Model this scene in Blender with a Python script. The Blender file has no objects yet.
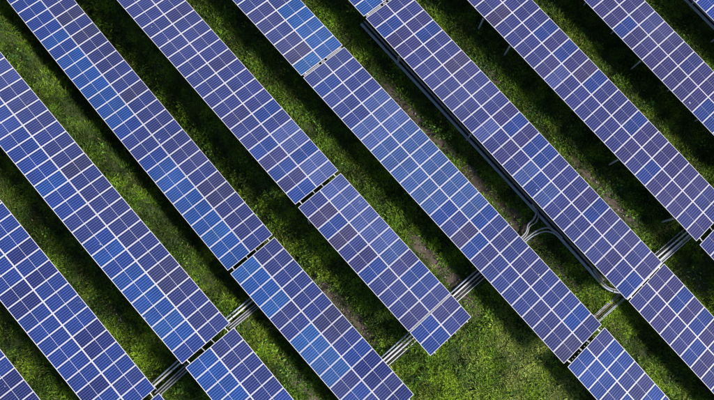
import bpy, bmesh, math, random
import numpy as np
from mathutils import Vector, Matrix

random.seed(7)
rng = np.random.default_rng(11)
SC = bpy.context.scene
COL = SC.collection

# ------------------------------------------------------------------ camera
cam_d = bpy.data.cameras.new('camera')
cam = bpy.data.objects.new('camera', cam_d)
COL.objects.link(cam)
CR = Matrix(((0.6604896883666296, 0.7505184135342021, 0.021805561388253066),
             (-0.7432015496177414, 0.649368191526088, 0.16115957458346533),
             (0.1067933902783283, -0.12265016420796614, 0.9866874424115356)))
cam.matrix_world = Matrix.Translation((0, 0, 49.8069)) @ CR.transposed().to_4x4()
cam_d.sensor_width = 36.0
cam_d.lens = 36.0 * 721.595 / 714.0
cam_d.clip_start = 0.5
cam_d.clip_end = 3000
SC.camera = cam

# ------------------------------------------------------------------ light
sdir = Vector((1.08, 0.68, 1.0)).normalized()
SUN_EL = math.asin(sdir.z)
SUN_AZ = math.atan2(sdir.x, sdir.y)
world = bpy.data.worlds.new('World')
SC.world = world
world.use_nodes = True
wn = world.node_tree
sky = wn.nodes.new('ShaderNodeTexSky')
sky.sky_type = 'NISHITA'
sky.sun_disc = False
sky.sun_elevation = SUN_EL
sky.sun_rotation = SUN_AZ
wn.nodes['Background'].inputs['Strength'].default_value = 0.07
wn.links.new(sky.outputs[0], wn.nodes['Background'].inputs['Color'])
sun_d = bpy.data.lights.new('sun', 'SUN')
sun_d.energy = 4.6
sun_d.angle = math.radians(13.0)   # thin veil of cloud: soft shadow edges
sun_d.color = (1.0, 0.955, 0.90)
sun = bpy.data.objects.new('sun', sun_d)
COL.objects.link(sun)
sun.rotation_euler = sdir.to_track_quat('Z', 'Y').to_euler()
SC.view_settings.view_transform = 'Standard'
SC.view_settings.look = 'None'
SC.view_settings.exposure = 0.35
SC.view_settings.gamma = 1.0

# ------------------------------------------------------------------ materials
def new_mat(name):
    m = bpy.data.materials.new(name)
    m.use_nodes = True
    return m, m.node_tree, m.node_tree.nodes['Principled BSDF']

def N(nt, typ, **kw):
    n = nt.nodes.new(typ)
    for k, v in kw.items():
        setattr(n, k, v)
    return n

def math_node(nt, op, a, b=None, c=None, clamp=False):
    n = nt.nodes.new('ShaderNodeMath')
    n.operation = op
    n.use_clamp = clamp
    for i, v in enumerate((a, b, c)):
        if v is None:
            continue
        if isinstance(v, (int, float)):
            n.inputs[i].default_value = v
        else:
            nt.links.new(v, n.inputs[i])
    return n.outputs[0]

def mix_col(nt, fac, a, b, mode='MIX'):
    n = nt.nodes.new('ShaderNodeMix')
    n.data_type = 'RGBA'
    n.blend_type = mode
    for i, v in ((0, fac), (6, a), (7, b)):
        if isinstance(v, (int, float)):
            n.inputs[i].default_value = v
        elif isinstance(v, tuple):
            n.inputs[i].default_value = (*v, 1.0) if len(v) == 3 else v
        else:
            nt.links.new(v, n.inputs[i])
    return n.outputs[2]

def metal(name, col, rough, scale=3.0, var=0.25, metallic=0.0):
    m, nt, p = new_mat(name)
    tc = N(nt, 'ShaderNodeTexCoord')
    nz = N(nt, 'ShaderNodeTexNoise')
    nz.inputs['Scale'].default_value = scale
    nz.inputs['Detail'].default_value = 6
    nt.links.new(tc.outputs['Object'], nz.inputs['Vector'])
    dark = tuple(c * (1 - var) for c in col)
    c = mix_col(nt, nz.outputs['Fac'], dark, tuple(min(1, c * (1 + var * .4)) for c in col))
    nt.links.new(c, p.inputs['Base Color'])
    p.inputs['Roughness'].default_value = rough
    p.inputs['Metallic'].default_value = metallic
    return m

M_FRAME = metal('anodised_frame', (0.80, 0.78, 0.84), 0.42, 1.3, 0.10)
M_STEEL = metal('galvanised_steel', (0.40, 0.42, 0.46), 0.45, 5, 0.45)
M_BRIGHT = metal('bright_aluminium', (0.78, 0.78, 0.82), 0.35, 5, 0.18)
M_PIPE = metal('grey_blue_conduit', (0.42, 0.49, 0.60), 0.5, 4, 0.25)
M_BLACK = metal('black_cable', (0.018, 0.018, 0.022), 0.55, 6, 0.3)
M_DULL = metal('dull_grey_slot', (0.22, 0.22, 0.22), 0.7, 9, 0.4)
M_RUST = metal('rusty_bar', (0.22, 0.13, 0.10), 0.8, 9, 0.5)
M_TRAY = metal('tray_lid', (0.36, 0.37, 0.39), 0.5, 9, 0.35)
M_YELLOW = metal('yellow_sleeve', (0.55, 0.60, 0.10), 0.5, 6, 0.2)
M_BACK = metal('backsheet', (0.62, 0.62, 0.66), 0.6, 2, 0.08)

def cell_material():
    m, nt, p = new_mat('solar_cells_under_glass')
    uv = N(nt, 'ShaderNodeUVMap', uv_map='UVMap')
    sep = N(nt, 'ShaderNodeSeparateXYZ')
    nt.links.new(uv.outputs[0], sep.inputs[0])
    u, v = sep.outputs[0], sep.outputs[1]      # u runs across the six strings, v along them
    oi = N(nt, 'ShaderNodeObjectInfo')
    base = oi.outputs['Color']
    # gaps and bus bars along the strings
    fu = math_node(nt, 'FRACT', math_node(nt, 'MULTIPLY', u, 6.0))
    du = math_node(nt, 'ABSOLUTE', math_node(nt, 'SUBTRACT', fu, 0.5))       # 0.5 at the gap
    gap = N(nt, 'ShaderNodeMapRange', interpolation_type='SMOOTHSTEP')
    gap.inputs['From Min'].default_value = 0.16
    gap.inputs['From Max'].default_value = 0.48
    nt.links.new(du, gap.inputs['Value'])
    fb = math_node(nt, 'FRACT', math_node(nt, 'MULTIPLY', u, 24.0))
    bus = math_node(nt, 'GREATER_THAN', math_node(nt, 'ABSOLUTE', math_node(nt, 'SUBTRACT', fb, 0.5)), 0.44)
    fv = math_node(nt, 'FRACT', math_node(nt, 'MULTIPLY', v, 6.0))
    rowgap = math_node(nt, 'GREATER_THAN', math_node(nt, 'ABSOLUTE', math_node(nt, 'SUBTRACT', fv, 0.5)), 0.475)
    geo = N(nt, 'ShaderNodeNewGeometry')
    nz = N(nt, 'ShaderNodeTexNoise')
    nz.inputs['Scale'].default_value = 0.9
    nz.inputs['Detail'].default_value = 3
    nt.links.new(geo.outputs['Position'], nz.inputs['Vector'])
    wob = math_node(nt, 'MULTIPLY_ADD', nz.outputs['Fac'], 0.75, 0.62)
    vm = N(nt, 'ShaderNodeVectorMath', operation='SCALE')
    nt.links.new(base, vm.inputs[0]); nt.links.new(wob, vm.inputs['Scale'])
    c0 = vm.outputs[0]
    # crystal mottling inside cells
    vo = N(nt, 'ShaderNodeTexVoronoi')
    vo.inputs['Scale'].default_value = 26
    tco = N(nt, 'ShaderNodeTexCoord')
    nt.links.new(tco.outputs['Object'], vo.inputs['Vector'])
    sv = N(nt, 'ShaderNodeSeparateColor'); nt.links.new(vo.outputs['Color'], sv.inputs[0])
    c1 = mix_col(nt, math_node(nt, 'MULTIPLY', sv.outputs[0], 0.28), c0, (0.02, 0.03, 0.10))
    vs = N(nt, 'ShaderNodeVectorMath', operation='SCALE')
    nt.links.new(c1, vs.inputs[0])
    nt.links.new(math_node(nt, 'MULTIPLY_ADD', gap.outputs[0], 1.5, 0.95), vs.inputs['Scale'])
    c1b = mix_col(nt, math_node(nt, 'MULTIPLY', gap.outputs[0], 0.10), vs.outputs[0], (0.40, 0.42, 0.60))
    c2 = mix_col(nt, math_node(nt, 'MULTIPLY', bus, 0.10), c1b, (0.6, 0.6, 0.72))
    c3 = mix_col(nt, math_node(nt, 'MULTIPLY', rowgap, 0.16), c2, (0.6, 0.6, 0.78))
    # streaks of dust near the low edge and faint patches
    n2 = N(nt, 'ShaderNodeTexNoise')
    n2.inputs['Scale'].default_value = 0.16
    n2.inputs['Detail'].default_value = 4
    nt.links.new(geo.outputs['Position'], n2.inputs['Vector'])
    mr = N(nt, 'ShaderNodeMapRange')
    mr.inputs['From Min'].default_value = 0.52
    mr.inputs['From Max'].default_value = 0.75
    mr.inputs['To Max'].default_value = 0.10
    nt.links.new(n2.outputs['Fac'], mr.inputs['Value'])
    c4 = mix_col(nt, mr.outputs[0], c3, (0.25, 0.28, 0.48))
    n3 = N(nt, 'ShaderNodeTexNoise')
    n3.inputs['Scale'].default_value = 2.2
    n3.inputs['Detail'].default_value = 5
    n3.inputs['Roughness'].default_value = 0.65
    n3.inputs['Distortion'].default_value = 1.2
    nt.links.new(geo.outputs['Position'], n3.inputs['Vector'])
    mr3 = N(nt, 'ShaderNodeMapRange')
    mr3.inputs['From Min'].default_value = 0.66
    mr3.inputs['From Max'].default_value = 0.80
    mr3.inputs['To Max'].default_value = 0.35
    nt.links.new(n3.outputs['Fac'], mr3.inputs['Value'])
    c5 = mix_col(nt, mr3.outputs[0], c4, (0.45, 0.48, 0.66))
    # bird droppings and specks
    v2 = N(nt, 'ShaderNodeTexVoronoi')
    v2.inputs['Scale'].default_value = 0.75
    nt.links.new(geo.outputs['Position'], v2.inputs['Vector'])
    s2 = N(nt, 'ShaderNodeSeparateColor'); nt.links.new(v2.outputs['Color'], s2.inputs[0])
    near = math_node(nt, 'LESS_THAN', v2.outputs['Distance'], math_node(nt, 'MULTIPLY', s2.outputs[1], 0.055))
    spk = math_node(nt, 'MULTIPLY', near, math_node(nt, 'GREATER_THAN', s2.outputs[0], 0.55))
    c6 = mix_col(nt, math_node(nt, 'MULTIPLY', spk, 0.6), c5, (0.62, 0.62, 0.66))
    nt.links.new(c6, p.inputs['Base Color'])
    rr = math_node(nt, 'MULTIPLY_ADD', nz.outputs['Fac'], 0.10, 0.10)
    nt.links.new(rr, p.inputs['Roughness'])
    p.inputs['IOR'].default_value = 1.4
    p.inputs['Specular IOR Level'].default_value = 0.35
    return m
M_CELL = cell_material()

def leaf_material(name):
    m, nt, p = new_mat(name)
    at = N(nt, 'ShaderNodeAttribute', attribute_name='tint')
    nt.links.new(at.outputs['Color'], p.inputs['Base Color'])
    p.inputs['Roughness'].default_value = 0.6
    p.inputs['Specular IOR Level'].default_value = 0.25
    tr = N(nt, 'ShaderNodeBsdfTranslucent')
    nt.links.new(at.outputs['Color'], tr.inputs['Color'])
    mx = N(nt, 'ShaderNodeMixShader')
    mx.inputs[0].default_value = 0.22
    out = nt.nodes['Material Output']
    nt.links.new(p.outputs[0], mx.inputs[1]); nt.links.new(tr.outputs[0], mx.inputs[2])
    nt.links.new(mx.outputs[0], out.inputs['Surface'])
    return m
M_GRASS = leaf_material('grass_blades')
M_WEED = leaf_material('weed_leaves')

def ground_material():
    m, nt, p = new_mat('soil_and_turf')
    geo = N(nt, 'ShaderNodeNewGeometry')
    at = N(nt, 'ShaderNodeAttribute', attribute_name='soil')
    def noise(s, d=6, r=0.6):
        n = N(nt, 'ShaderNodeTexNoise')
        n.inputs['Scale'].default_value = s
        n.inputs['Detail'].default_value = d
        n.inputs['Roughness'].default_value = r
        nt.links.new(geo.outputs['Position'], n.inputs['Vector'])
        return n.outputs['Fac']
    turf = mix_col(nt, noise(1.6), (0.012, 0.024, 0.004), (0.05, 0.085, 0.012))
    r1 = N(nt, 'ShaderNodeMapRange'); r1.inputs['From Min'].default_value = .45; r1.inputs['From Max'].default_value = .6
    nt.links.new(noise(9), r1.inputs['Value'])
    turf = mix_col(nt, math_node(nt, 'MULTIPLY', r1.outputs[0], 0.5), turf, (0.06, 0.06, 0.018))
    soil = mix_col(nt, noise(5), (0.045, 0.035, 0.026), (0.20, 0.155, 0.115))
    soil = mix_col(nt, math_node(nt, 'MULTIPLY', noise(38, 4), 0.6), soil, (0.07, 0.055, 0.045))
    f = math_node(nt, 'MULTIPLY_ADD', noise(2.8, 8, 0.7), 1.6, -0.8)
    s = math_node(nt, 'ADD', at.outputs['Fac'], f)
    mr = N(nt, 'ShaderNodeMapRange'); mr.inputs['From Min'].default_value = .35; mr.inputs['From Max'].default_value = .6
    nt.links.new(s, mr.inputs['Value'])
    c = mix_col(nt, mr.outputs[0], turf, soil)
    nt.links.new(c, p.inputs['Base Color'])
    p.inputs['Roughness'].default_value = 0.95
    bp = N(nt, 'ShaderNodeBump'); bp.inputs['Strength'].default_value = 0.7; bp.inputs['Distance'].default_value = 0.05
    nt.links.new(noise(14, 8, 0.7), bp.inputs['Height'])
    nt.links.new(bp.outputs[0], p.inputs['Normal'])
    return m
M_GROUND = ground_material()
M_STONE = metal('pale_stone', (0.46, 0.43, 0.40), 0.85, 9, 0.5)

# ------------------------------------------------------------------ survey of the tables
# x along the rows, y across them (uphill towards the sun), z up; origin under the camera
# start x, start y, low edge z, yaw, pitch, sag, bow, extra tilt
TB = {
'0a': (-12.6207, -18.0390, 1.2254, -0.0004, -0.0022, -0.0011, -0.0013, 0.0000),
'1a': (-4.5452, -12.0247, 1.3479, -0.0108, -0.0425, 0.1438, -0.1013, -0.0077),
'1b': (-4.1932, -12.0298, 1.3463, 0.0000, -0.0383, 0.0000, 0.0000, -0.0053),
'2a': (-4.4843, -5.6157, 2.3760, 0.0067, -0.0348, -1.9608, 0.1505, 0.0219),
'2b': (-4.1143, -5.5980, 2.3605, -0.0098, -0.0291, 0.0005, -0.0014, 0.0165),
'3a': (-7.3116, 0.1821, 0.6781, -0.0077, 0.0499, -1.4800, 0.2039, -0.0859),
'3b': (-7.0986, 0.1718, 0.6700, 0.0072, 0.0330, -0.2014, 0.2379, -0.0587),
'4a': (-7.6670, 6.4535, 1.0850, -0.0031, 0.0565, -0.3519, 0.1162, -0.0397),
'4b': (-7.4211, 6.4569, 1.0847, 0.0059, 0.0522, 0.0191, -0.0731, -0.0383),
'4c': (3.6995, 6.5551, 1.2342, 0.0009, 0.0100, 0.0113, -0.0596, -0.0339),
'5a': (-14.3375, 12.6797, 0.9517, -0.0002, 0.0280, -0.0645, -0.0998, -0.0400),
'5b': (-14.1666, 12.6843, 0.9495, 0.0036, 0.0195, -0.2346, -0.0109, -0.0451),
'5c': (12.1891, 12.9021, 0.8887, 0.0072, -0.0671, -0.0657, 0.0846, -0.0502),
'6a': (-14.6846, 18.7566, 1.1813, -0.0000, 0.0152, 0.0000, 0.0000, -0.0215),
'6b': (-14.4714, 18.7725, 1.1828, -0.0068, 0.0168, -0.2364, 0.1959, -0.0262),
'6c': (11.9547, 19.1884, 0.3925, 0.0157, -0.0533, -0.0151, -0.2547, -0.0791),
'7a': (11.9447, 25.0897, 1.3234, 0.0005, -0.0177, -0.2865, -0.2249, -0.0305),
'7b': (12.2568, 25.0661, 1.3179, -0.0000, -0.0160, 0.0000, 0.0000, -0.0273),
'8a': (-2.4853, 31.3334, 1.2007, -0.0088, 0.0031, -0.0137, -0.0669, -0.0024),
'9a': (-0.0241, 37.2679, 1.2032, 0.0001, 0.0010, -0.0003, 0.0032, 0.0002)}
KR = {'0a': (-6, 9), '1a': (-22, 0), '1b': (0, 6), '2a': (-28, 0), '2b': (0, 10), '3a': (-30, 0), '3b': (0, 14),
      '4a': (-24, 0), '4b': (0, 11), '4c': (0, 2), '5a': (-12, 0), '5b': (0, 26), '5c': (0, 11), '6a': (-6, 0),
      '6b': (0, 26), '6c': (0, 13), '7a': (-26, 0), '7b': (0, 6), '8a': (-7, 15), '9a': (-4, 7)}
ML = 1.93116
TILT = 0.20195

def tpoint(t, k, s, up=0.0):
    X, Y, z, yaw, pit, cz, cy, dt = TB[t]
    tt = TILT + dt
    yy = yaw + 2e-3 * cy * k
    q = s * ML
    pp = math.sin(pit) + 2e-3 * cz * k
    x = X + k * math.cos(yaw)
    y = Y + math.sin(yaw) * k + cy * 1e-3 * k * k
    zz = z + math.sin(pit) * k + cz * 1e-3 * k * k
    v = Vector((x + q * (math.sin(yy) * math.cos(tt) - pp * math.sin(tt)), y - q * math.cos(yy) * math.cos(tt), zz + q * math.sin(tt)))
    if up:
        v += tframe(t, k)[2] * up
    return v

def tframe(t, k):
    e = (tpoint(t, k + .5, 1) - tpoint(t, k - .5, 1)).normalized()
    a = tpoint(t, k, 0) - tpoint(t, k, 2)
    n = e.cross(a).normalized()
    a = n.cross(e).normalized()
    return e, a, n

AN = []
for t, (a, b) in KR.items():
    for k in range(a, b + 1, 2):
        p = tpoint(t, k, 1)
        AN.append((p.x, p.y, p.z - {'3a': 2.6, '4a': 1.45, '2a': 2.6, '3b': 1.8, '1a': 2.1, '2b': 2.1, '1b': 1.9, '0a': 1.9}.get(t, 1.6)))
AN = np.array(AN)

def ground(x, y):
    x = np.asarray(x, float); y = np.asarray(y, float)
    sh = x.shape
    x = x.ravel(); y = y.ravel()
    num = np.zeros_like(x); den = np.full_like(x, 1e-3)
    for ax, ay, az in AN:
        w = np.exp(-((x - ax) ** 2 + (y - ay) ** 2) / (2 * 1.8 ** 2))
        num += w * az; den += w
    return (num / den).reshape(sh)

def gz(x, y):
    return float(ground(np.array([x]), np.array([y]))[0])

def vnoise(x, y, s, seed):
    """smooth value noise on numpy arrays, 0..1"""
    r = np.random.default_rng(seed).random((257, 257))
    fx = x * s + 1000.37; fy = y * s + 1000.71
    ix = np.floor(fx).astype(int); iy = np.floor(fy).astype(int)
    tx = fx - ix; ty = fy - iy
    tx = tx * tx * (3 - 2 * tx); ty = ty * ty * (3 - 2 * ty)
    a = r[ix % 257, iy % 257]; b = r[(ix + 1) % 257, iy % 257]
    c = r[ix % 257, (iy + 1) % 257]; d = r[(ix + 1) % 257, (iy + 1) % 257]
    return (a * (1 - tx) + b * tx) * (1 - ty) + (c * (1 - tx) + d * tx) * ty

def fbm(x, y, s, seed):
    return (vnoise(x, y, s, seed) * .5 + vnoise(x, y, s * 2.1, seed + 1) * .3 + vnoise(x, y, s * 4.3, seed + 2) * .2)

# bare soil: centre x, centre y, half length, half width, strength
SOIL = [(-6.5, 13.3, 4.2, .42, 1.0), (-1.0, 13.45, 3.6, .5, .95), (3.2, 13.6, 2.6, .6, .95), (7.5, 13.5, 2.6, .4, .5),
        (.6, 7.35, 2.4, .50, .95), (3.6, 7.5, 1.9, .55, .95), (5.6, 7.1, .9, .6, .7), (-3.0, .55, 1.6, .42, .7), (-.8, .55, 1.7, .55, 1.0), (1.6, .65, 1.6, .5, .95),
        (2.0, -4.95, 1.9, .45, .8), (4.2, -4.8, 1.5, .4, .5), (3.6, 19.6, 2.2, .35, .75), (6.6, 19.6, 2.6, .42, .9), (-5.0, 19.5, 2.0, .3, .6),
        (13.2, 13.7, 1.5, .4, .6), (9.9, 7.0, 1.4, .6, .4), (13.0, 8.6, 1.6, .7, .4), (-9, 0.6, 1.2, .3, .4), (14.5, 20.3, 1.6, .5, .45),
        (10.0, 4.0, 1.6, 1.0, .35), (-10.2, -11.2, 1.4, .35, .45), (-1, -11.0, 1.0, .4, .4), (-8, 18.9, .8, .25, .6)]

def soil_at(x, y):
    s = np.zeros_like(x)
    for cx, cy, rx, ry, st in SOIL:
        d = ((x - cx) / rx) ** 2 + ((y - cy) / ry) ** 2
        s = np.maximum(s, st * np.clip(1.25 - d * .8, 0, 1))
    return s

# ------------------------------------------------------------------ ground
def axis(lo, hi, step):
    inner = np.arange(lo, hi + 1e-6, step)
    out = []
    d, v = step, hi
    while v < hi + 900:
        d *= 1.35; v += d; out.append(v)
    out2 = []
    d, v = step, lo
    while v > lo - 900:
        d *= 1.35; v -= d; out2.append(v)
    return np.concatenate([out2[::-1], inner, out])

def build_ground():
    xs = axis(-42, 30, .20); ys = axis(-26, 44, .20)
    X, Y = np.meshgrid(xs, ys, indexing='ij')
    Z = ground(X, Y)
    inner = np.exp(-(np.maximum(0, np.abs(X + 6) - 40) ** 2 + np.maximum(0, np.abs(Y - 9) - 40) ** 2) / 400)
    Z = Z * inner + (fbm(X, Y, 1.3, 5) - .5) * .34 * inner + (fbm(X, Y, 4.1, 15) - .5) * .06 * inner
    nx, ny = X.shape
    co = np.stack([X, Y, Z], -1).reshape(-1, 3).astype(np.float32)
    i = np.arange(nx - 1)[:, None] * ny + np.arange(ny - 1)[None, :]
    f = np.stack([i, i + ny, i + ny + 1, i + 1], -1).reshape(-1, 4)
    me = bpy.data.meshes.new('ground')
    me.vertices.add(len(co)); me.vertices.foreach_set('co', co.ravel())
    me.loops.add(f.size); me.loops.foreach_set('vertex_index', f.ravel().astype(np.int32))
    me.polygons.add(len(f)); me.polygons.foreach_set('loop_start', (np.arange(len(f)) * 4).astype(np.int32))
    me.update(calc_edges=True)
    me.polygons.foreach_set('use_smooth', np.ones(len(f), bool))
    at = me.attributes.new('soil', 'FLOAT', 'POINT')
    at.data.foreach_set('value', soil_at(X, Y).ravel().astype(np.float32))
    me.materials.append(M_GROUND)
    o = bpy.data.objects.new('ground', me); COL.objects.link(o)
    o['kind'] = 'structure'
    o['label'] = 'grassy ground with bare soil strips under the solar arrays'
build_ground()

# ------------------------------------------------------------------ mesh helpers
def link(name, me, mat, parent=None, mw=None):
    if not me.materials:
        me.materials.append(mat)
    o = bpy.data.objects.new(name, me)
    COL.objects.link(o)
    if parent is not None:
        o.parent = parent
    if mw is not None:
        o.matrix_local = mw
    return o

def bm_box(bm, x0, x1, y0, y1, z0, z1):
    vs = [bm.verts.new(c) for c in ((x0, y0, z0), (x1, y0, z0), (x1, y1, z0), (x0, y1, z0), (x0, y0, z1), (x1, y0, z1), (x1, y1, z1), (x0, y1, z1))]
    for q in ((3, 2, 1, 0), (4, 5, 6, 7), (0, 1, 5, 4), (1, 2, 6, 5), (2, 3, 7, 6), (3, 0, 4, 7)):
        bm.faces.new([vs[i] for i in q])

def bm_mesh(name, bm):
    me = bpy.data.meshes.new(name)
    bm.to_mesh(me); bm.free()
    return me

def sweep(name, pts, prof, mat, parent, up=Vector((0, 0, 1)), smooth=False, closed_ends=True):
    """sweep a closed 2D profile (list of (side, up)) along world points; the parent has no rotation"""
    bm = bmesh.new()
    rings = []
    org = parent.location if parent is not None else Vector((0, 0, 0))
    for i, p in enumerate(pts):
        a = pts[max(0, i - 1)]; b = pts[min(len(pts) - 1, i + 1)]
        t = (b - a).normalized()
        u0 = up
        if abs(t.dot(u0)) > .95:
            u0 = Vector((1, 0, 0))
        s = t.cross(u0).normalized(); u = s.cross(t).normalized()
        rings.append([bm.verts.new(p - org + s * x + u * y) for x, y in prof])
    n = len(prof)
    for r0, r1 in zip(rings, rings[1:]):
        for j in range(n):
            f = bm.faces.new((r0[j], r0[(j + 1) % n], r1[(j + 1) % n], r1[j]))
            f.smooth = smooth
    if closed_ends:
        bm.faces.new(rings[0][::-1]); bm.faces.new(rings[-1])
    bmesh.ops.recalc_face_normals(bm, faces=bm.faces)
    return link(name, bm_mesh(name, bm), mat, parent)

def rect(w, h):
    return [(-w / 2, -h / 2), (w / 2, -h / 2), (w / 2, h / 2), (-w / 2, h / 2)]

def circ(r, n=8):
    return [(r * math.cos(2 * math.pi * i / n), r * math.sin(2 * math.pi * i / n)) for i in range(n)]

def cchan(w, h, th=.008):
    """open C channel"""
    return [(-w / 2, -h / 2), (w / 2, -h / 2), (w / 2, -h / 2 + th), (-w / 2 + th, -h / 2 + th), (-w / 2 + th, h / 2 - th), (w / 2, h / 2 - th), (w / 2, h / 2), (-w / 2, h / 2)]

def thing(name, loc, label, cat, group=None):
    o = bpy.data.objects.new(name, None)
    o.empty_display_size = .3
    COL.objects.link(o)
    o.location = loc
    o['label'] = label; o['category'] = cat
    if group:
        o['group'] = group
    return o

# ------------------------------------------------------------------ solar module (shared meshes)
MW = 0.988          # along the row
MH = ML - 0.012     # across the row
FW = 0.026          # frame face width
def frame_mesh():
    bm = bmesh.new()
    w, h = MW / 2, MH / 2
    bm_box(bm, -w, w, -h, -h + FW, -.035, .002)
    bm_box(bm, -w, w, h - FW, h, -.035, .002)
    bm_box(bm, -w, -w + FW, -h + FW, h - FW, -.035, .002)
    bm_box(bm, w - FW, w, -h + FW, h - FW, -.035, .002)
    # white backsheet that shows round the cells
    vs = [bm.verts.new(c) for c in ((-w + FW, -h + FW, -.010), (w - FW, -h + FW, -.010), (w - FW, h - FW, -.010), (-w + FW, h - FW, -.010))]
    bm.faces.new(vs)
    bmesh.ops.recalc_face_normals(bm, faces=bm.faces[:24])
    return bm_mesh('solar_module', bm)
ME_FRAME = frame_mesh()
ME_FRAME.materials.append(M_FRAME)
SHW = MW - 2 * FW - .018
SHH = (MH - 2 * FW) / 2 - .019
def sheet_mesh():
    bm = bmesh.new()
    uvl = bm.loops.layers.uv.new('UVMap')
    w, h = SHW / 2, SHH / 2
    bm_box(bm, -w, w, -h, h, -.0065, -.0005)
    for f in bm.faces:
        for l in f.loops:
            l[uvl].uv = ((l.vert.co.x + w) / (2 * w), (l.vert.co.y + h) / (2 * h))
    return bm_mesh('cell_sheet', bm)
ME_SHEET = sheet_mesh()
ME_SHEET.materials.append(M_CELL)

TONES = [   # linear colours of the cells
    (0.0210, 0.0260, 0.1260),   # 0 indigo
    (0.0252, 0.0235, 0.1050),   # 1 purple
    (0.0319, 0.0235, 0.0790),   # 2 dark violet
    (0.0101, 0.0294, 0.1638),   # 3 blue
    (0.0076, 0.0454, 0.2016),   # 4 bright blue
    (0.0168, 0.0630, 0.2226),   # 5 azure
    (0.0315, 0.0525, 0.1848),   # 6 light blue, pale sky sheen painted into the cells
    (0.0462, 0.0588, 0.2016),   # 7 periwinkle, the stronger painted sky sheen
    (0.0076, 0.0126, 0.0966),   # 8 navy
]
TONE_ROWS = {   # first module index, then one tone number for every module of the low and of the high string
    '0a': (-6,
        (3, 8, 3, 3, 8, 3, 3, 8, 8, 8, 3, 8, 3, 3, 3),
        (3, 3, 8, 3, 3, 3, 8, 3, 3, 3, 3, 8, 3, 8, 3)),
    '1a': (-22,
        (8, 3, 8, 3, 3, 8, 3, 3, 3, 8, 3, 8, 3, 3, 3, 3, 8, 8, 3, 3, 0, 3),
        (3, 3, 8, 3, 3, 3, 8, 3, 3, 3, 3, 8, 8, 3, 3, 3, 3, 3, 3, 8, 3, 3)),
    '1b': (0,
        (3, 3, 8, 3, 3, 3),
        (3, 8, 3, 3, 8, 3)),
    '2a': (-28,
        (0, 0, 0, 0, 0, 0, 8, 1, 0, 1, 0, 1, 1, 2, 0, 1, 1, 1, 1, 1, 0, 0, 2, 2, 1, 0, 1, 0),
        (3, 3, 3, 8, 3, 3, 3, 3, 3, 3, 3, 3, 3, 4, 3, 3, 0, 0, 3, 4, 3, 4, 4, 4, 4, 5, 4, 3)),
    '2b': (0,
        (1, 1, 0, 0, 0, 3, 0, 1, 0, 3),
        (4, 4, 4, 4, 3, 4, 4, 3, 3, 3)),
    '3a': (-30,
        (0, 0, 0, 0, 0, 0, 1, 2, 0, 2, 1, 1, 1, 0, 0, 2, 0, 1, 1, 0, 1, 1, 1, 0, 2, 2, 1, 1, 1, 0),
        (3, 3, 3, 3, 3, 3, 3, 3, 4, 3, 4, 4, 4, 4, 4, 4, 4, 3, 0, 0, 3, 4, 4, 4, 4, 4, 4, 5, 4, 4)),
    '3b': (0,
        (1, 1, 0, 0, 0, 0, 2, 2, 0, 3, 8, 8, 1, 8),
        (5, 4, 4, 5, 1, 0, 5, 5, 5, 5, 1, 3, 0, 3)),
    '4a': (-24,
        (0, 0, 1, 0, 0, 0, 0, 1, 0, 0, 0, 0, 1, 0, 0, 0, 0, 3, 0, 7, 7, 3, 7, 7),
        (0, 0, 0, 0, 0, 0, 0, 0, 0, 0, 0, 0, 0, 0, 0, 0, 1, 0, 0, 3, 1, 3, 1, 3)),
    '4b': (0,
        (7, 7, 7, 7, 7, 7, 6, 1, 3, 3, 0),
        (0, 2, 3, 2, 0, 1, 3, 0, 0, 0, 1)),
    '4c': (0,
        (1, 0),
        (3, 3)),
    '5a': (-12,
        (0, 0, 0, 0, 0, 0, 0, 4, 4, 4, 4, 4),
        (0, 0, 1, 0, 0, 0, 1, 1, 0, 1, 2, 5)),
    '5b': (0,
        (0, 0, 0, 0, 7, 7, 7, 6, 6, 6, 6, 6, 6, 6, 6, 3, 0, 1, 0, 1, 1, 0, 0, 0, 3, 1),
        (0, 3, 0, 0, 0, 7, 7, 6, 6, 6, 6, 6, 6, 3, 0, 2, 3, 1, 0, 0, 0, 0, 1, 1, 1, 2)),
    '5c': (0,
        (1, 3, 3, 0, 1, 3, 0, 3, 0, 0, 0),
        (3, 3, 3, 0, 3, 0, 3, 3, 0, 0, 0)),
    '6a': (-6,
        (0, 1, 0, 3, 3, 3),
        (0, 1, 0, 0, 3, 4)),
    '6b': (0,
        (0, 0, 1, 3, 0, 0, 2, 1, 0, 0, 0, 1, 3, 1, 3, 3, 0, 0, 0, 1, 3, 1, 0, 1, 0, 1),
        (0, 3, 1, 1, 0, 0, 0, 0, 0, 0, 0, 7, 0, 1, 0, 6, 3, 6, 0, 0, 0, 0, 0, 1, 0, 3)),
    '6c': (0,
        (1, 1, 3, 1, 3, 1, 0, 3, 1, 1, 0, 0, 1),
        (0, 0, 1, 0, 0, 3, 1, 0, 3, 1, 0, 0, 1)),
    '7a': (-26,
        (0, 1, 0, 0, 0, 0, 0, 0, 3, 1, 3, 1, 2, 3, 0, 0, 0, 3, 1, 1, 1, 1, 1, 1, 0, 0),
        (0, 1, 0, 0, 0, 2, 0, 0, 0, 0, 1, 7, 0, 0, 0, 0, 0, 0, 1, 0, 3, 1, 1, 1, 0, 1)),
    '7b': (0,
        (0, 1, 1, 0, 1, 1),
        (0, 0, 1, 0, 1, 0)),
    '8a': (-7,
        (1, 0, 1, 1, 0, 1, 1, 1, 0, 1, 1, 1, 0, 1, 1, 1, 0, 1, 1, 1, 1, 1),
        (0, 1, 1, 1, 0, 1, 1, 3, 1, 1, 1, 1, 1, 1, 1, 3, 3, 1, 0, 1, 1, 1)),
    '9a': (-4,
        (0, 3, 3, 3, 0, 3, 0, 3, 0, 0, 0),
        (0, 0, 3, 0, 3, 3, 3, 0, 0, 0, 0)),
}

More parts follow.
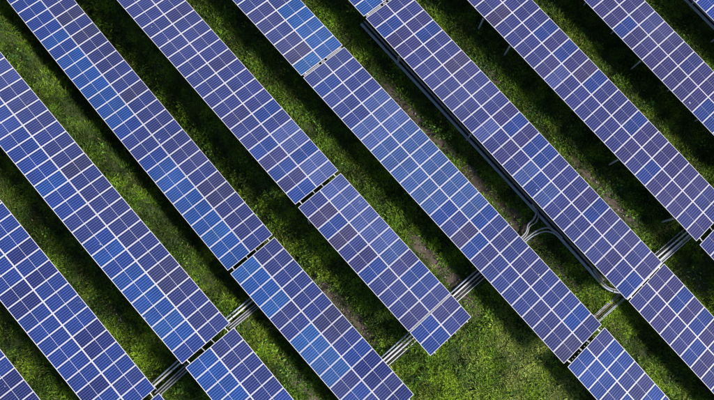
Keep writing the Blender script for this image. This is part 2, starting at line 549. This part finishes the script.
def tone(t, s, k):
    rows = TONE_ROWS[t]
    return rows[1 + s][k - rows[0]]

# row tints: lower rows a purer blue, middle ones paler from painted sky sheen
ROW_TINT = {'0': (.36, .80, .98), '1': (.37, .80, 1.0), '2': (.50, .88, 1.06), '3': (.60, 1.0, 1.14), '4': (.92, 1.16, 1.15),
         '5': (.86, 1.20, 1.16), '6': (.90, 1.0, 1.02), '7': (.84, .88, .94), '8': (.82, .84, .90), '9': (.7, .92, 1.08)}
TABLE_LABEL = {
'0a': 'blue solar table cut off by the bottom left corner of the view',
'1a': 'long blue solar table, second row from the bottom left corner',
'1b': 'short blue solar table at the bottom edge, second row from the bottom left',
'2a': 'long blue solar table, third row from the bottom left corner',
'2b': 'blue solar table at the bottom edge, continuing the third row below its black joint',
'3a': 'long solar table with a bright blue left column starting at the top left corner',
'3b': 'blue solar table ending in a free corner on the grass at the bottom edge',
'4a': 'solar table between the top edge and a black joint left of the centre',
'4b': 'purplish blue solar table between a black joint and the tiny four module table',
'4c': 'tiny solar table of four modules ending in the grass clearing',
'5a': 'solar table at the top edge with bright blue modules above a grey joint',
'5b': 'long periwinkle solar table through the centre, from grey joint to dotted black joint',
'5c': 'blue solar table at the bottom edge right of the grass clearing',
'6a': 'small bright blue solar table end at the top edge above a grey lidded joint',
'6b': 'long violet blue solar table with a conduit running along its high edge',
'6c': 'blue solar table at the bottom right, below the joint with a white rail',
'7a': 'long indigo solar table from the top edge to the right edge with steel posts showing',
'7b': 'small corner of a solar table at the right edge below the indigo row',
'8a': 'dark violet solar table crossing the top right of the view',
'9a': 'solar table corner cut off by the top right corner of the view'}

POSTS = {'6b': (3.6, 3.7), '7a': (-2.1, 2.7), '8a': (3.0, 2.9), '9a': (2.9, 3.0), '4b': (1.1, 3.1)}
OUTER = {'6b': (3.6, 11.0), '7a': (-2.1, -7.5, -18.3, -21.0), '8a': (3.0,), '9a': (2.9,), '4b': (1.1,)}

# half the gap at either end, where the purlins run on to the next table
JOINT0, JOINT1 = {}, {}
for t0, t1 in (('1a', '1b'), ('2a', '2b'), ('3a', '3b'), ('4a', '4b'), ('4b', '4c'), ('5a', '5b'), ('5b', '5c'), ('6a', '6b'), ('6b', '6c'), ('7a', '7b')):
    g_ = (tpoint(t1, 0, 1) - tpoint(t0, KR[t0][1], 1)).x
    JOINT1[t0] = JOINT0[t1] = max(.02, g_ / 2 - .003)

def build_table(t):
    a, b = KR[t]
    mid = tpoint(t, (a + b) / 2, 1)
    g = gz(mid.x, mid.y)
    root = thing('solar_table', Vector((mid.x, mid.y, g)), TABLE_LABEL[t], 'solar table', 'rows of solar tables')
    org = root.location
    for k in range(a, b):
        for s in (0, 1):
            c = (tpoint(t, k, s) + tpoint(t, k + 1, s + 1) + tpoint(t, k + 1, s) + tpoint(t, k, s + 1)) / 4
            e, ac, n = tframe(t, k + .5)
            r = random.Random(k * 13 + s * 101 + ord(t[0]) * 7 + ord(t[1]) * 3)
            j = Vector((r.uniform(-.003, .003), r.uniform(-.004, .004), r.uniform(-.002, .002)))
            # each module sits at a slightly different angle in its clamps
            da, db = r.gauss(0, .0022), r.gauss(0, .0022)
            n2 = (n + e * da + ac * db).normalized()
            e2 = (e - n2 * e.dot(n2)).normalized(); a2 = n2.cross(e2)
            m = Matrix((e2, a2, n2)).transposed().to_4x4()
            m.translation = c - org + j
            mod = link('solar_module', ME_FRAME, M_FRAME, root, m)
            tn = tone(t, s, k)
            base = [c_ * m_ * w_ for c_, m_, w_ in zip(TONES[tn], ROW_TINT[t[0]], (1.0, .97, .84))]
            f = r.uniform(.93, 1.07)
            for h in (-1, 1):
                sh = link('cell_sheet', ME_SHEET, M_CELL, mod, Matrix.Translation((0, h * (SHH / 2 + .010), 0)))
                f2 = f * r.uniform(.965, 1.035)
                sh.color = (base[0] * f2, base[1] * f2, base[2] * f2, 1)
    # four purlins under the modules, a little longer than the table
    for q in (.22, .80, 1.20, 1.80):
        ks = [a - JOINT0.get(t, .09)] + [k for k in range(a + 1, b)] + [b + JOINT1.get(t, .09)]
        e = tframe(t, (a + b) / 2)[2]
        sweep('purlin', [tpoint(t, k, q, -.068) for k in ks], rect(.055, .055), M_STEEL if q not in (.22, 1.8) else M_BRIGHT, root, up=e)
    # rafters and posts
    ph, st = POSTS.get(t, ((a + b) / 2, 2.8))
    k = ph - st * math.ceil((ph - a) / st)
    while k < a + .3:
        k += st
    while k < b - .2:
        e, ac, n = tframe(t, k)
        sweep('rafter', [tpoint(t, k, .12, -.145), tpoint(t, k, 1.88, -.145)], rect(.06, .09), M_STEEL, root, up=n)
        outer = any(abs(k - kk) < .2 for kk in OUTER.get(t, ()))
        for q in (.45, 1.55):
            top = tpoint(t, k, q, -.18)
            if q > 1 and outer:
                # rear post stands just outside the high edge on a bracket
                top = tpoint(t, k, 2.0, -.12)
                sweep('post_bracket', [tpoint(t, k, 1.80, -.20), tpoint(t, k, 2.02, -.20)], rect(.05, .05), M_STEEL, root, up=n)
            foot = Vector((top.x, top.y, gz(top.x, top.y) - .15))
            sweep('post', [foot, top], cchan(.13, .10, .012), M_STEEL, root, up=Vector((1, 0, 0)))
        lo = tpoint(t, k, .45, -.2); hi = tpoint(t, k, 1.35, -.19)
        lo.z = (lo.z + gz(lo.x, lo.y)) / 2
        sweep('brace', [lo, hi], rect(.04, .04), M_STEEL, root)
        k += st
    return root

ROOTS = {t: build_table(t) for t in TB}

# joints
def joint_lid(t, k, off, label):
    c = tpoint(t, k, 1)
    o = thing('cable_tray', Vector((c.x, c.y, gz(c.x, c.y))), label, 'cable tray', 'trays in the joints between tables')
    e, ac, n = tframe(t, k)
    pts = [tpoint(t, k, s, -.045) + e * off for s in (.10, .82)]
    pts2 = [tpoint(t, k, s, -.045) + e * off for s in (.92, 1.08)]
    pts3 = [tpoint(t, k, s, -.045) + e * off for s in (1.18, 1.92)]
    for pp in (pts, pts2, pts3):
        d = (pp[1] - pp[0])
        nn = max(1, int(d.length / .16))
        sweep('lid', pp, rect(.115, .03), M_TRAY, o, up=n)
        for i in range(nn):
            c0 = pp[0] + d * ((i + .3) / nn); c1 = pp[0] + d * ((i + .42) / nn)
            sweep('lid_rib', [c0 + n * .019, c1 + n * .019], rect(.108, .008), M_DULL, o, up=n)
    for s in (.25, 1.75):
        top = tpoint(t, k, s, -.07) + e * off
        sweep('hanger', [Vector((top.x, top.y, gz(top.x, top.y) - .05)), top], rect(.05, .05), M_STEEL, o)
joint_lid('5b', 0, -.09, 'grey lidded cable tray in the joint between two tables near the top edge')
joint_lid('6b', 0, -.10, 'grey lidded cable tray in the joint nearest the top edge')

def end_rail(t, k, off, w, mat, s0=.02, s1=1.98, up=-.02):
    e, ac, n = tframe(t, k)
    r = ROOTS[t]
    sweep('end_rail', [tpoint(t, k, s0, up) + e * off, tpoint(t, k, s1, up) + e * off], rect(w, .04), mat, r, up=n)
end_rail('6b', 26, .050, .070, M_BRIGHT)
end_rail('4b', 11, .026, .030, M_STEEL)
end_rail('4c', 0, -.022, .02, M_STEEL)

def clips(t, k, off, n_, mat, name='clip'):
    e, ac, nn = tframe(t, k)
    r = ROOTS[t]
    for i in range(n_):
        s = .06 + 1.88 * (i + random.uniform(.2, .8)) / n_
        c = tpoint(t, k, s, -.03) + e * off
        sweep(name, [c - ac * .035, c + ac * .035], rect(.06, .03), mat, r, up=nn)
clips('5c', 0, -.11, 12, M_DULL)
clips('4c', 0, -.052, 14, M_TRAY)

# ------------------------------------------------------------------ conduit bridges between rows
def P3(x, y, h):
    return Vector((x, y, gz(x, y) + h))

def bridge(label, y0, y1, items, h=.36):
    xs = [i[0] for i in items]
    cx, cy = sum(xs) / len(xs), (y0 + y1) / 2
    o = thing('conduit_bridge', Vector((cx, cy, gz(cx, cy))), label, 'conduit bridge', 'conduit bridges between rows')
    x0, x1 = min(xs) - .1, max(xs) + .1
    for (x, kind, lean) in items:
        n = 7
        pts = []
        for i in range(n):
            f = i / (n - 1)
            y = y0 + (y1 - y0) * f
            # a straight run between its two supports
            za = gz(cx, y0) + h; zb = gz(cx, y1) + h
            pts.append(Vector((x + lean * (f - .5), y, za + (zb - za) * f + (random.uniform(-.006, .006) if kind == 'cable' else 0))))
        if kind == 'bar':
            sweep('side_rail', [pts[0], pts[-1]], rect(.10, .07), M_BRIGHT, o)
        elif kind == 'blue':
            sweep('conduit', [pts[0], pts[-1]], circ(.055, 10), M_PIPE, o, smooth=True)
        elif kind == 'thin':
            sweep('rail', [pts[0], pts[-1]], rect(.05, .05), M_BRIGHT, o)
        elif kind == 'steel':
            sweep('rail', [pts[0], pts[-1]], rect(.06, .05), M_STEEL, o)
        elif kind == 'rust':
            sweep('rusty_bar', [pts[0], pts[-1]], rect(.07, .04), M_RUST, o)
        else:
            sweep('cable', pts, circ(.032, 7), M_BLACK, o, smooth=True)
    for f in (.08, .92):
        y = y0 + (y1 - y0) * f
        za = gz(cx, y0) + h; zb = gz(cx, y1) + h
        z = za + (zb - za) * f - .06
        sweep('cross_bracket', [Vector((x0, y, z)), Vector((x1, y, z))], rect(.05, .04), M_STEEL, o)
        for xx in (x0 + .04, x1 - .04):
            sweep('support_leg', [Vector((xx, y, gz(xx, y) - .1)), Vector((xx, y, z - .02))], rect(.05, .05), M_STEEL, o)
    return o

bridge('grey conduit bridge over the grass nearest the bottom edge of the view', -12.55, -9.55,
       [(-5.05, 'blue', .06), (-4.82, 'bar', .06), (-4.46, 'steel', 0), (-4.37, 'cable', 0), (-4.28, 'steel', 0), (-4.20, 'cable', 0), (-4.11, 'steel', 0)])
bridge('grey conduit bridge reaching under the high edge of the brightest blue table', -6.05, -2.9,
       [(-5.09, 'blue', -.05), (-4.85, 'bar', -.05), (-4.56, 'steel', 0), (-4.47, 'cable', 0), (-4.40, 'steel', 0), (-4.32, 'cable', 0), (-4.25, 'steel', 0)])
bridge('white barred conduit bridge left of the tiny four module table', -.4, 3.4,
       [(3.78, 'blue', 0), (4.01, 'bar', 0), (4.13, 'cable', 0), (4.25, 'bar', 0), (4.38, 'cable', 0), (4.50, 'thin', 0), (4.60, 'cable', 0)])
bridge('bright conduit bridge between the tiny four module table and the central table', 5.9, 9.9,
       [(3.70, 'blue', .08), (3.95, 'bar', .06), (4.08, 'cable', .05), (4.19, 'steel', .05), (4.30, 'cable', .05), (4.42, 'thin', .07)])
bridge('pair of rusty and grey struts across the grass by the dotted black joint', 12.6, 16.2,
       [(11.40, 'steel', .15), (11.49, 'steel', .15), (11.58, 'rust', .12), (11.72, 'cable', .12), (11.85, 'steel', .12), (11.93, 'steel', .12)], h=.25)
bridge('bright conduit bridge reaching under the free corner of the indigo table', 18.6, 22.8,
       [(11.18, 'steel', .1), (11.30, 'cable', .1), (11.44, 'bar', .1), (11.62, 'cable', .05), (11.70, 'bar', .05), (11.80, 'steel', .05), (11.93, 'thin', .05)])

# long tray with conduits along the high edge of the sixth row
def along(pts, n=4):
    """Catmull-Rom through points"""
    out = []
    P = [pts[0]] + list(pts) + [pts[-1]]
    for i in range(1, len(P) - 2):
        for j in range(n):
            t = j / n
            p0, p1, p2, p3 = P[i - 1], P[i], P[i + 1], P[i + 2]
            out.append(.5 * ((2 * p1) + (p2 - p0) * t + (2 * p0 - 5 * p1 + 4 * p2 - p3) * t * t + (3 * p1 - p0 - 3 * p2 + p3) * t ** 3))
    out.append(Vector(pts[-1]))
    return out

def long_tray(label, x0, x1, y, h, extra=None):
    c = P3((x0 + x1) / 2, y, 0)
    o = thing('cable_tray', c, label, 'cable tray', 'cable trays along the high edges')
    n = int((x1 - x0) / 1.5)
    base = [P3(x0 + (x1 - x0) * i / n, y, h) for i in range(n + 1)]
    def off(dy, dz, w=0.0, seed=0):
        r = random.Random(seed)
        return [p + Vector((0, dy + (r.uniform(-w, w)), dz)) for p in base]
    sweep('side_rail', off(-.19, 0), rect(.09, .10), M_PIPE, o)
    sweep('side_rail', off(.17, 0), rect(.06, .10), M_STEEL, o)
    sweep('conduit', off(-.10, .0), circ(.045, 8), M_PIPE, o, smooth=True)
    sweep('cable', off(-.01, -.01, .006, 3), circ(.03, 6), M_BLACK, o, smooth=True)
    sweep('cable', off(.06, -.01, .006, 4), circ(.03, 6), M_BLACK, o, smooth=True)
    sweep('cable', off(.12, -.005, .01, 5), circ(.022, 6), M_STEEL, o, smooth=True)
    for i in range(0, n + 1):
        p = base[i]
        sweep('cross_bracket', [p + Vector((0, -.19, -.075)), p + Vector((0, .19, -.075))], rect(.05, .03), M_STEEL, o, up=Vector((0, 0, 1)))
        if i % 2 == 0:
            for dy in (-.15, .15):
                q = p + Vector((0, dy, -.09))
                sweep('support_leg', [Vector((q.x, q.y, gz(q.x, q.y) - .1)), q], rect(.04, .04), M_STEEL, o)
    return o
tray = long_tray('long grey cable tray along the shaded high edge of the violet blue row', -14.9, 10.0, 15.10, .33)
long_tray('grey cable tray beside the table in the top right corner', -5.0, 9.0, 34.40, .33)

def cable_thing(name, label, pts, r, mat, cat, group=None):
    c = pts[0]
    o = thing(name, Vector((c.x, c.y, gz(c.x, c.y))), label, cat, group)
    sweep('sheath', along(pts, 6), circ(r, 8), mat, o, smooth=True)
    for p in (pts[0], pts[-1]):
        pass
    return o

def hose(label, plist, r, mat):
    """a conduit with coupling sleeves"""
    pts = [P3(*p) for p in plist]
    o = thing('bent_conduit', Vector((pts[0].x, pts[0].y, gz(pts[0].x, pts[0].y))), label, 'conduit', 'bent conduits at the tray')
    sm = along(pts, 6)
    r *= 1.08
    sweep('pipe', sm, circ(r, 8), mat, o, smooth=True)
    for i in (len(sm) // 3, 2 * len(sm) // 3):
        sweep('coupling', [sm[i], sm[i + 1]], circ(r * 1.3, 8), M_STEEL, o, smooth=True)
    return o
hose('thick grey conduit bending steeply down from the long tray to the central table', [(2.9, 15.1, .42), (3.45, 14.95, .48), (3.72, 14.45, .5), (3.75, 13.9, .46), (4.05, 13.4, .4), (4.08, 12.4, .36)], .055, M_STEEL)
hose('thinner grey conduit inside the steep bend beside the long tray', [(3.3, 15.1, .42), (3.75, 14.9, .46), (3.98, 14.4, .46), (3.92, 13.9, .44), (4.2, 13.35, .4), (4.22, 12.4, .36)], .04, M_STEEL)
hose('grey conduit sweeping flat back from the long tray to the central table', [(6.0, 15.05, .42), (5.3, 14.98, .5), (4.8, 14.75, .5), (4.5, 14.2, .46), (4.38, 13.5, .42), (4.36, 12.4, .36)], .045, M_STEEL)
hose('outermost grey conduit of the flat sweep beside the long tray', [(6.3, 15.0, .40), (5.5, 14.85, .47), (4.95, 14.55, .46), (4.65, 14.0, .44), (4.52, 13.4, .4), (4.5, 12.4, .36)], .04, M_PIPE)
hose('grey conduit curving from the end of the long tray up to the table joint', [(8.6, 15.02, .40), (9.6, 14.9, .42), (10.5, 14.98, .40), (11.2, 15.35, .45), (11.7, 15.9, .5)], .06, M_PIPE)
hose('second grey conduit curving up to the table joint beside the yellow sleeve', [(9.0, 15.12, .42), (9.9, 15.05, .46), (10.6, 15.15, .46), (11.2, 15.6, .5), (11.55, 16.1, .52)], .045, M_STEEL)
ys = thing('cable_sleeve', P3(10.0, 14.99, 0), 'short yellow cable sleeve near the end of the long tray', 'cable sleeve')
sweep('sleeve', [P3(9.55, 14.86, .62), P3(9.9, 14.82, .63), P3(10.2, 14.86, .63)], circ(.05, 8), M_YELLOW, ys, smooth=True)
sweep('sleeve_tie', [P3(9.86, 14.82, .63), P3(9.90, 14.82, .63)], circ(.058, 8), M_BLACK, ys, smooth=True)

# ------------------------------------------------------------------ vegetation
def scatter_leaves(name, label, n_clump, leaves, size, height, spread, mat, dens, palette, seed):
    r = np.random.default_rng(seed)
    # candidate positions over the view and a margin
    N0 = n_clump
    x = r.uniform(-38, 25, N0); y = r.uniform(-23, 40, N0)
    # keep to the ground the camera could see from here or a step aside
    u = (x * .6605 + y * .7505); v = (-x * .7432 + y * .6494 + 0.16 * 0)
    keep = (np.abs(u) < 27.5) & (v > -16) & (v < 27)
    x = x[keep]; y = y[keep]
    # rows: fewer plants deep beneath the tables
    under = np.zeros(len(x), bool)
    for t, (a, b) in KR.items():
        X, Y, z, yaw = TB[t][:4]
        k = x - X
        yl = Y + math.sin(yaw) * k + TB[t][6] * 1e-3 * k * k
        under |= (k > a) & (k < b) & (y < yl - .5) & (y > yl - 2 * ML + .75)
    keep = ~under | (r.random(len(x)) < .12)
    x = x[keep]; y = y[keep]
    s = soil_at(x, y) + (fbm(x, y, 1.6, 90) - .5) * .8
    d = dens(x, y) * np.clip(1.2 - 1.15 * s, .06, 1)
    keep = r.random(len(x)) < d
    x = x[keep]; y = y[keep]
    n = len(x)
    z = ground(x, y) + (fbm(x, y, 1.3, 5) - .5) * .34 - .02
    vig = .25 + 2.2 * np.clip(fbm(x, y, .8, seed + 40) - .2, 0, 1)              # how tall the clump grows
    tint = palette(x, y, r)                                  # (n,3)
    L = leaves
    ang = r.uniform(0, 2 * math.pi, (n, L))
    rad = spread * np.sqrt(r.random((n, L))) * vig[:, None]
    bx = x[:, None] + rad * np.cos(ang); by = y[:, None] + rad * np.sin(ang)
    bz = z[:, None] + r.random((n, L)) * height * .75 * vig[:, None]
    az = ang + r.normal(0, .8, (n, L))
    ln = size * r.uniform(.55, 1.35, (n, L)) * (.6 + .5 * vig[:, None])
    wd = ln * r.uniform(.09, .20, (n, L)) if mat is M_GRASS else ln * r.uniform(.42, .7, (n, L))
    el = r.uniform(.05, 1.15, (n, L)) if mat is M_GRASS else r.uniform(-.25, .75, (n, L))
    dx = np.cos(az) * np.cos(el); dy = np.sin(az) * np.cos(el); dz = np.sin(el)
    px = -np.sin(az); py = np.cos(az)
    roll = r.normal(0, .5, (n, L))
    base = np.stack([bx, by, bz], -1)
    D = np.stack([dx, dy, dz], -1) * ln[..., None]
    S = np.stack([px * np.cos(roll), py * np.cos(roll), np.sin(roll)], -1) * wd[..., None] * .5
    droop = np.zeros_like(D); droop[..., 2] = -ln * .22
    v0 = base; v1 = base + D * .5 + S; v2 = base + D + droop; v3 = base + D * .5 - S
    co = np.stack([v0, v1, v2, v3], 2).reshape(-1, 3).astype(np.float32)
    nf = n * L
    me = bpy.data.meshes.new(name)
    me.vertices.add(len(co)); me.vertices.foreach_set('co', co.ravel())
    me.loops.add(nf * 4); me.loops.foreach_set('vertex_index', np.arange(nf * 4, dtype=np.int32))
    me.polygons.add(nf); me.polygons.foreach_set('loop_start', (np.arange(nf) * 4).astype(np.int32))
    me.update(calc_edges=True)
    c = tint[:, None, :] * r.uniform(.8, 1.22, (n, L))[..., None]
    dry = r.random((n, L)) < .03
    c[dry] = np.array([.16, .13, .05])
    c = np.repeat(c.reshape(-1, 1, 3), 4, 1).reshape(-1, 3)
    c = np.concatenate([c, np.ones((len(c), 1))], 1).astype(np.float32)
    at = me.attributes.new('tint', 'FLOAT_COLOR', 'POINT')
    at.data.foreach_set('color', c.ravel())
    me.materials.append(mat)
    o = bpy.data.objects.new(name, me); COL.objects.link(o)
    o['kind'] = 'stuff'; o['label'] = label; o['category'] = 'grass' if mat is M_GRASS else 'weeds'
    return nf

def pal_grass(x, y, r):
    a = fbm(x, y, .55, 31)[:, None]; b = fbm(x, y, 1.7, 37)[:, None]
    dark = np.array([.034, .080, .010]); mid = np.array([.115, .225, .013]); lime = np.array([.27, .42, .020]); olive = np.array([.20, .185, .04])
    t = np.clip((b - .34) / .28, 0, 1)
    c = dark * (1 - t) + mid * t
    t2 = np.clip((a - .46) / .22, 0, 1) * .75
    t2 = t2 * (.45 + .55 * np.clip((x + 14) / 16, 0, 1))[:, None]
    c = c * (1 - t2) + lime * t2
    t3 = np.clip((fbm(x, y, .9, 53)[:, None] - .60) / .2, 0, 1) * .6
    c = c * (1 - t3) + olive * t3
    # sparse dry turf in the clearing
    cl = np.clip(1.3 - ((x - 11) / 5.5) ** 2 - ((y - 7) / 4.0) ** 2, 0, 1) * np.clip((fbm(x, y, .7, 97) - .36) / .2, 0, 1)
    cl = cl[:, None] * .6
    c = c * (1 - cl) + np.array([.34, .38, .10]) * cl
    patch = .42 + 1.2 * np.clip((fbm(x, y, 1.5, 83)[:, None] - .32) / .34, 0, 1)
    op = np.clip(1.4 - ((x - 10) / 6) ** 2 - ((y - 5.5) / 4.5) ** 2, 0, 1)[:, None] * .65
    patch = patch * (1 - op) + 1.25 * op
    # grass colour darker towards low x and in the last rows
    patch = patch * (.78 + .22 * np.clip((x + 10) / 12, 0, 1))[:, None]
    patch = patch * (1 - .35 * np.clip((y - 17) / 8, 0, 1))[:, None]
    return c * patch * r.uniform(.8, 1.2, (len(x), 1))

def pal_weed(x, y, r):
    n = len(x)
    c = np.array([.045, .11, .018]) * np.ones((n, 1))
    m = r.random(n)
    c[m < .3] = (.17, .33, .04)
    c[m > .8] = (.025, .07, .02)
    return c * r.uniform(.7, 1.3, (n, 1))

nf = scatter_leaves('grass', 'green and olive grass growing in strips between the solar tables', 150000, 13, .25, .24, .22, M_GRASS,
                    lambda x, y: np.clip(.35 + 1.1 * fbm(x, y, 1.2, 61), 0, 1), pal_grass, 3)
nf += scatter_leaves('weeds', 'clumps of broad leaved weeds among the grass', 34000, 14, .16, .28, .24, M_WEED,
                     lambda x, y: np.clip((fbm(x, y, .9, 71) - .50) * 5, .04, 1), pal_weed, 9)
print('leaf faces', nf)

# pale stones on the soil strips
def stones():
    r = np.random.default_rng(5)
    bm = bmesh.new()
    cnt = 0
    while cnt < 1500:
        cx, cy, rx, ry, st = SOIL[r.integers(len(SOIL))]
        x = cx + r.normal(0, rx * .6); y = cy + r.normal(0, ry * .6)
        sz = float(np.clip(r.lognormal(-3.9, .5), .01, .07))
        z = gz(x, y) + .02
        m = Matrix.Translation((x, y, z)) @ Matrix.Rotation(r.uniform(0, 6.28), 4, 'Z') @ Matrix.Diagonal((sz * r.uniform(.7, 1.4), sz, sz * .6, 1))
        bmesh.ops.create_icosphere(bm, subdivisions=1, radius=1, matrix=m)
        cnt += 1
    for v in bm.verts:
        v.co += Vector((random.uniform(-1, 1), random.uniform(-1, 1), random.uniform(-1, 1))) * .004
    o = link('stones', bm_mesh('stones', bm), M_STONE)
    o['kind'] = 'stuff'; o['label'] = 'small pale stones lying on the bare soil strips'; o['category'] = 'stones'
stones()
